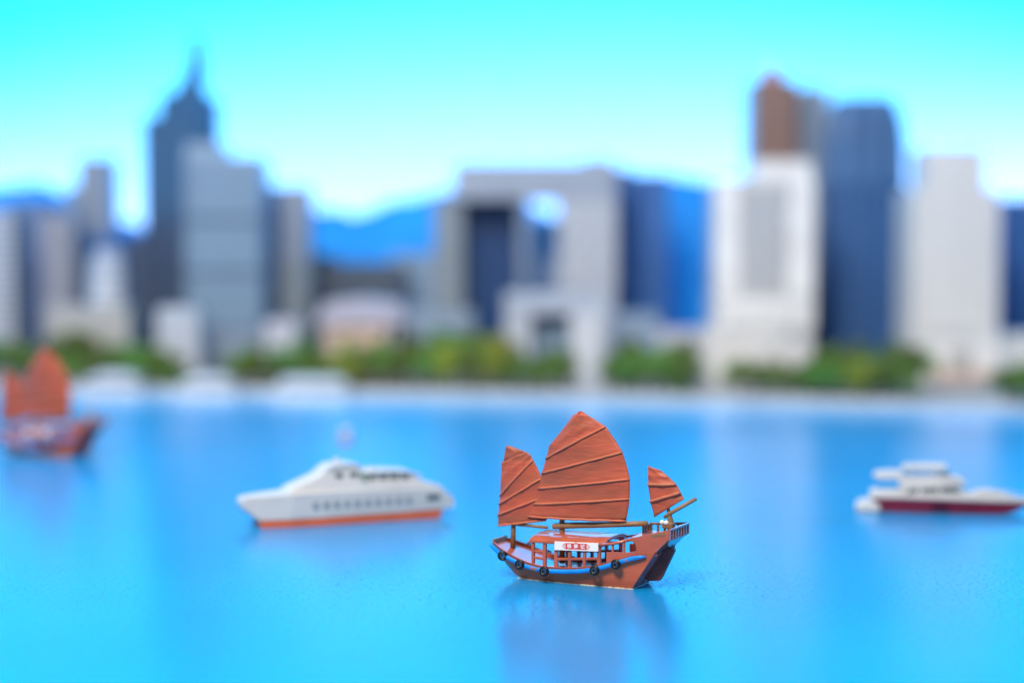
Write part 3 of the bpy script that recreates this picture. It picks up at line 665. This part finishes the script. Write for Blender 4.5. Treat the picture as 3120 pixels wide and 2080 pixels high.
    for ch, cx_ in (('\u9d28', 4.8), ('\u9748', 8.4), ('\u865f', 12.0)):
        tc_ = bpy.data.curves.new('glyph', 'FONT'); tc_.body = ch; tc_.size = 2.5; tc_.align_x = 'CENTER'; tc_.offset = 0.035; tc_.resolution_u = 3
        to = bpy.data.objects.new('glyph', tc_); C.objects.link(to)
        dg = bpy.context.evaluated_depsgraph_get(); me = bpy.data.meshes.new_from_object(to.evaluated_get(dg))
        bpy.data.objects.remove(to)
        xs = [p.co.x for p in me.vertices]; ys = [p.co.y for p in me.vertices]
        mx_, my_ = (min(xs) + max(xs)) / 2, (min(ys) + max(ys)) / 2
        for p in me.vertices:
            X = cx_ + (p.co.x - mx_); Z = zc(cx_) + (p.co.y - my_) + (p.co.x - mx_) * sl
            p.co = (X, -15.24, Z)
        me.materials.clear()
        P('character', me, 'banner', parent=bd)
    # spars and sails
    P('main_mast', tube([(-6.7, 0.6, 8), (-6.7, 0.6, 29), (-5.8, 0.9, 58), (-5.2, 0.9, 66)], [1.5, 1.4, 0.7, 0.4], 12), 'spar', smooth=True)
    P('main_boom', tube([(-11.2, -0.6, 26.2), (-10, -0.6, 26.5), (0, -0.6, 27.6), (15, -0.6, 28.9), (30, -0.6, 30.3), (40.2, -0.6, 31.3)], [1.25, 1.5, 1.55, 1.5, 1.45, 1.35], 12, wob=0.05), 'spar', smooth=True)
    P('fore_mast', tube([(-34.4, 0.4, 13.5), (-34.5, 1.2, 25.5), (-35, 1.9, 44), (-35.5, 1.9, 52)], [1.45, 1.2, 0.6, 0.4], 12), 'spar', smooth=True)
    P('fore_boom', tube([(-34.6, -0.3, 25.9), (-24, -0.3, 25.7), (-14.4, -0.3, 25.4)], [0.9, 0.8, 0.75], 10, wob=0.05), 'spar', smooth=True)
    P('mizzen_mast', tube([(52.6, 0.3, 26), (52.2, 0.3, 33), (51, 0.3, 38.5), (50.2, 0.6, 46)], [2.0, 1.6, 0.9, 0.5], 12), 'spar', smooth=True)
    P('mizzen_boom', tube([(49.2, -0.3, 35.0), (52.4, -0.3, 37.2), (65.6, -0.3, 45.0)], [0.9, 1.0, 0.95], 10), 'spar', smooth=True)
    P('mizzen_block', box(48.4, 54.2, -2.4, 2.4, 29.6, 32.8), 'spar', bevel=0.8)
    for q in ((48.7, 34.2), (50.9, 34.1)):
        g = lathe([(0.3, -1.25), (1.05, -.7), (1.3, 0), (1.05, .7), (0.3, 1.25)], 12); P('glue_blob', g, 'whiteglue', loc=(q[0] * .001, -.002, (q[1] - 1.6) * .001), smooth=True)
    def sail(name, rows, batten_rows, belly, sub=5, nu=26, y0=-1.6, br=0.62, m='sail'):
        LR = []; bat = []
        for i in range(len(rows) - 1):
            (l0, r0), (l1, r1) = rows[i], rows[i + 1]
            for k in range(sub):
                t = k / sub
                LR.append(((l0[0] + (l1[0] - l0[0]) * t, l0[1] + (l1[1] - l0[1]) * t), (r0[0] + (r1[0] - r0[0]) * t, r0[1] + (r1[1] - r0[1]) * t)))
        LR.append(rows[-1])
        nr = len(LR); rnd = random.Random(len(rows) * 7 + nu)
        ph = [rnd.uniform(0, 6.28) for _ in range(6)]
        def yy(u, j):
            tt = j / (nr - 1); fr = (j % sub) / sub
            return y0 - belly * math.sin(math.pi * u) * (0.5 + 0.5 * math.sin(math.pi * min(1, tt + .15))) + 0.35 * math.sin(math.pi * fr) \
                + 0.10 * math.sin(u * 9 + j * .9 + ph[0]) + 0.07 * math.sin(u * 17 - j * 1.3 + ph[1])
        v = []; f = []
        for side, off in ((0, 0.0), (1, 0.55)):
            for j, (l, r) in enumerate(LR):
                for k in range(nu + 1):
                    u = k / nu
                    v.append((l[0] + (r[0] - l[0]) * u, yy(u, j) + off, l[1] + (r[1] - l[1]) * u))
        c = nu + 1; tot = nr * c
        for j in range(nr - 1):
            for k in range(nu):
                a = j * c + k
                f.append((a, a + 1, a + c + 1, a + c)); f.append((tot + a, tot + a + c, tot + a + c + 1, tot + a + 1))
        for j in range(nr - 1):
            for k in (0, nu):
                a = j * c + k; f.append((a, a + c, tot + a + c, tot + a))
        for k in range(nu):
            for j in (0, nr - 1):
                a = j * c + k; f.append((a, a + 1, tot + a + 1, tot + a))
        so = P(name, pydata(name, v, f), m, smooth=True)
        for bi in batten_rows:
            j = bi * sub; l, r = LR[j]
            pts = [(l[0] + (r[0] - l[0]) * u, yy(u, j) - 0.15 + rnd.uniform(-.06, .06), l[1] + (r[1] - l[1]) * u + rnd.uniform(-.10, .10)) for u in [k / 16 for k in range(17)]]
            P('batten', tube(pts, [br * .8] + [br * rnd.uniform(.85, 1.1) for _ in range(15)] + [br * .8], 8), 'batten', parent=so, smooth=True)
        return so
    sail('fore_sail', [((-42.7, 24.6), (-15.0, 29.3)), ((-42.6, 30.0), (-15.6, 41.2)), ((-41.9, 35.6), (-17.6, 50.2)), ((-41.4, 40.0), (-22.6, 59.2)),
                       ((-40.9, 49.0), (-24.2, 61.6)), ((-40.6, 57.2), (-26.1, 62.9)), ((-39.5, 57.6), (-28.5, 63.6)), ((-38.1, 65.4), (-36.6, 65.9))], (0, 1, 2, 3), 1.4, y0=-0.5)
    sail('main_sail', [((-25.0, 30.6), (29.3, 31.9)), ((-21.6, 37.0), (31.0, 43.0)), ((-19.2, 45.2), (31.2, 52.8)), ((-17.0, 53.0), (27.3, 65.8)), ((-14.8, 60.6), (18.1, 78.2)),
                       ((-12.8, 67.1), (14.0, 80.3)), ((0.3, 82.9), (7.6, 83.7)), ((3.9, 85.3), (4.7, 85.35))], (0, 1, 2, 3, 4), 2.6, y0=-1.8, nu=34)
    sail('mizzen_sail', [((44.0, 34.6), (59.4, 44.4)), ((41.8, 42.2), (57.7, 47.6)), ((40.6, 50.6), (55.3, 51.5)), ((40.5, 55.2), (51.2, 55.0)), ((40.5, 59.7), (46.6, 58.1))], (1, 2), 1.2, y0=-0.8, br=0.85)
    return root
junk = build_junk('sharp red-brown sailed junk in the foreground with blue rail and tyres')
junk.location = (0.03094, 0.92221, 0); junk.rotation_euler = (0, 0, R(-27))
j2 = copy_tree(junk)
for ch in list(j2.children):
    if ch.name.split('.')[0] in ('mizzen_sail', 'mizzen_boom'):
        for g in list(ch.children): bpy.data.objects.remove(g)
        bpy.data.objects.remove(ch)
j2['label'] = 'far blurred junk with rust-red sail at the left edge'
p = W(128, 1388, 1.482)
j2.location = (p.x, 1.482, 0); j2.rotation_euler = (0, 0, R(-27))

# ------------------------------------------------------------------ white ferry (bow at -x)
fe = empty('ferry', (-0.1005, 1.1211, 0), R(23.646), 'white ferry with an orange-red waterline stripe, left of the near junk', 'ferry')
def PF(name, mesh, m, parent=fe, **k):
    mm(mesh)
    if 'bevel' in k: k['bevel'] *= 0.001
    return obj(name, mesh, M[m], parent, **k)
def taper(hw, xb, xe, tip=0.12):
    def fn(x, z): return hw * (tip + (1 - tip) * min(1, max(0, (x - xe) / (xb - xe))) ** 0.6)
    return fn
tf = taper(12.5, -35, -70, 0.25)
PF('red_hull', side_solid([(-56.5, 0), (-57.5, 4.4), (-40, 4.5), (-20, 4.6), (0, 4.8), (30, 5.0), (58, 5.4), (56, 0), (30, 0), (0, 0), (-20, 0), (-40, 0)], lambda x, z: tf(x, z) - 0.3), 'ferryred', bevel=0.5)
PF('white_hull', side_solid([(-57.5, 4.45), (-67.5, 12.6), (-68, 16), (-66, 18.6), (-55, 19.4), (-43, 20.0), (-36, 20.4), (-20, 20.6), (0, 20.4), (30, 20.0), (56, 19.0), (64, 13.5), (66.5, 8), (64, 5.6), (58, 5.45), (30, 5.05), (0, 4.85), (-20, 4.65), (-40, 4.55)],
     lambda x, z: tf(x, z) + (0.6 if z > 10 else 0)), 'white', bevel=0.8)
PF('cabin', side_solid([(-41, 18.6), (-38, 22.8), (-30, 26), (-21, 29.6), (-16.2, 33.6), (-11, 34.8), (-3, 35.2), (3.4, 34.8), (6.4, 32.5), (9.6, 25.4), (25, 24.8), (44, 23.8), (57, 20.0), (60, 16), (40, 16), (0, 16), (-30, 16)],
     lambda x, z: 12.9 - max(0, z - 19) * 0.26 - max(0, -x - 15) * 0.13), 'white', bevel=1.2)
PF('upper_cabin', side_solid([(9.0, 22), (11, 29.6), (38, 28.4), (46, 23.0)], 9.4), 'white', bevel=0.5)
PF('cabin_roof', side_solid([(9.5, 29.5), (10.5, 31.0), (25, 30.9), (38, 29.7), (46, 26.6), (45, 25.6), (37, 28.4), (25, 29.5)], 10.6), 'white', bevel=0.3)
PF('bridge_roof', side_solid([(-15.5, 33.4), (-12, 35.6), (-3, 36.2), (4.5, 35.4), (7.0, 33.6), (4.5, 34.0), (-3, 34.8)], 10.2), 'white', bevel=0.3)
PF('mast', tube([(-7.2, 0, 33), (-7.2, 0, 37), (-6.8, 0, 39.2)], [2.4, 1.8, 1.0], 10), 'white', smooth=True)
PF('funnel', side_solid([(11.5, 28), (14, 32.4), (17.5, 32.2), (18.5, 28)], 5.5), 'white', bevel=0.8)
cab = lambda x, z: 12.9 - max(0, z - 19) * 0.26 - max(0, -x - 15) * 0.13
for s in (-1, 1):
    for k in range(10):
        x = -24 + k * 6.6
        PF('window', box(x - 1.7, x + 1.7, s * 13.1 - .3, s * 13.1 + .3, 10.4, 14.6), 'winpale', bevel=0.2)
    for k in range(4):
        x = 13 + k * 7.0
        y = s * 9.4; PF('window', box(x - 2.2, x + 2.2, y - .45, y + .45, 25.2, 28.2), 'winglass', bevel=0.2)
    for x in (-8.4, 0.8):
        y = s * cab(x, 29.4); PF('bridge_window', box(x - 2.2, x + 2.2, y - .6, y + .6, 28.2, 31.0), 'winglass', bevel=0.2)
    y = s * cab(6, 27); PF('green_trim', plate([(3.6, 30.6), (6.4, 30.0), (9.6, 25.6), (9.0, 23.6), (6.2, 25.6), (4.0, 28.6)], lambda x, y=y: y, s * 0.55), 'greentrim')
    PF('stern_opening', box(47, 55.5, s * 13.1 - .3, s * 13.1 + .3, 11.8, 15.2), 'winglass', bevel=0.6)

# ------------------------------------------------------------------ motor yacht (stern at -x)
ya = empty('motor_yacht', (0.26544, 1.1626, 0), R(-13.05), 'white motor yacht with a burgundy hull at the right edge', 'yacht')
def PY(name, mesh, m, parent=ya, **k):
    mm(mesh)
    if 'bevel' in k: k['bevel'] *= 0.001
    return obj(name, mesh, M[m], parent, **k)
def hb(x, z):
    t = min(1, max(0, (63.5 - x) / 56)); b = 12.4 * t ** 0.65
    return max(0.3, b * (0.86 + 0.014 * z))
PY('burgundy_hull', side_solid([(-36, 0.2), (-36, 8.8), (-20, 9.0), (0, 8.8), (20, 8.3), (40, 7.8), (52, 7.5), (60, 7.4), (55.5, 4.2), (50, 1.8), (43, 0.3), (20, 0), (0, 0), (-20, 0)], hb), 'burgundy', bevel=0.4)
PY('white_sheer', side_solid([(-36, 8.85), (-34, 10.4), (-18, 10.8), (0, 10.5), (20, 10.3), (40, 10.1), (52, 10.1), (63.4, 10.2), (60.4, 7.45), (52, 7.55), (40, 7.85), (20, 8.35), (0, 8.85), (-20, 9.05)], lambda x, z: hb(x, z) + 0.35), 'white', bevel=0.5)
PY('swim_platform', side_solid([(-47, 1.2), (-47, 4.6), (-40, 6.6), (-33, 6.2), (-31, 1.6), (-34, 0.3), (-44, 0.2)], 12.9), 'white', bevel=0.8)
PY('foredeck', side_solid([(20, 9.5), (24, 12.6), (29, 14.8), (35, 15.2), (43, 13.4), (52, 10.8), (56, 9.0), (40, 9.2)], lambda x, z: max(0.6, hb(x, 9) * 0.72)), 'white', bevel=0.8)
PY('cockpit_side', side_solid([(-38, 8), (-38.5, 12.6), (-30, 13.6), (-18, 14.2), (-18, 9), (-30, 8.4)], 11.2), 'white', bevel=0.6)
PY('cabin', side_solid([(-20, 9.6), (-18, 16.4), (0, 17.2), (13, 16.8), (23, 13.0), (31, 10), (10, 9.6)], 9.2), 'white', bevel=0.6)
for s in (-1, 1):
    PY('window', plate([(-16.6, 11.9), (-13, 15.4), (-8, 15.7), (-8.6, 12.2)], lambda x, s=s: s * 9.0, s * 0.45), 'winglass')
    PY('window', plate([(-6.6, 12.4), (-6.2, 15.8), (3.6, 16.4), (4.2, 12.9)], lambda x, s=s: s * 9.0, s * 0.45), 'winglass')
    PY('window', plate([(5.4, 13.0), (4.9, 16.4), (13, 16.7), (19.0, 13.2)], lambda x, s=s: s * 9.0, s * 0.45), 'winglass')
    PY('hull_window', plate([(0, 3.2), (0, 6.4), (10, 6.2), (10, 3.2)], lambda x, s=s: s * 12.2, s * 0.45), 'darkwine')
    PY('hardtop_post', tube([(-14, s * 6, 22), (-12, s * 6, 26.5)], 0.7, 6), 'white')
    PY('hardtop_post', tube([(4, s * 5.5, 22), (1, s * 5.5, 26.5)], 0.6, 6), 'white')
PY('upper_deck', side_solid([(-21, 16.2), (-19.5, 21.6), (-4, 22.8), (12, 23.2), (18, 21.8), (21.5, 19.4), (19, 17.0), (0, 16.6)], lambda x, z: 8.6 - max(0, x - 8) * 0.28), 'white', bevel=1.0)
PY('flybridge_wing', side_solid([(-36.4, 21.6), (-36.2, 24.0), (-27, 25.2), (-18, 25.0), (-17, 20.6), (-24, 20.2), (-31.5, 19.8)], 8.0), 'white', bevel=0.8)
PY('hardtop', side_solid([(-19.6, 26.2), (-18.6, 29.4), (-4, 30.2), (8.8, 30.2), (9.0, 27.0), (-5, 25.9)], 7.0), 'white', bevel=1.0)
PY('windscreen', side_solid([(3, 22.6), (7.5, 25.4), (8.6, 25.3), (12, 22.8)], 5.6), 'winglass', bevel=0.3)
PY('bow_rail', tube([(28, 0, 14.5), (45, 0, 14.5), (56, 0, 12.4), (61, 0, 9.4)], 0.35, 6), 'white')

# ------------------------------------------------------------------ mooring buoy
p = W(1053, 1342, 1.575)
bu = empty('buoy', (p.x, 1.575, 0), 0, 'tiny pale pink and orange buoy floating behind the white ferry', 'buoy')
obj('float', mm(lathe([(0.5, -1), (4.6, 0), (5.8, 1.8), (4.8, 3.4), (1.4, 4.0)], 18)), M['orange'], bu, smooth=True)
obj('top_ball', mm(lathe([(0.4, 4.0), (3.4, 5.2), (4.8, 8.0), (3.6, 11.0), (0.6, 12.6)], 18)), M['white'], bu, smooth=True)
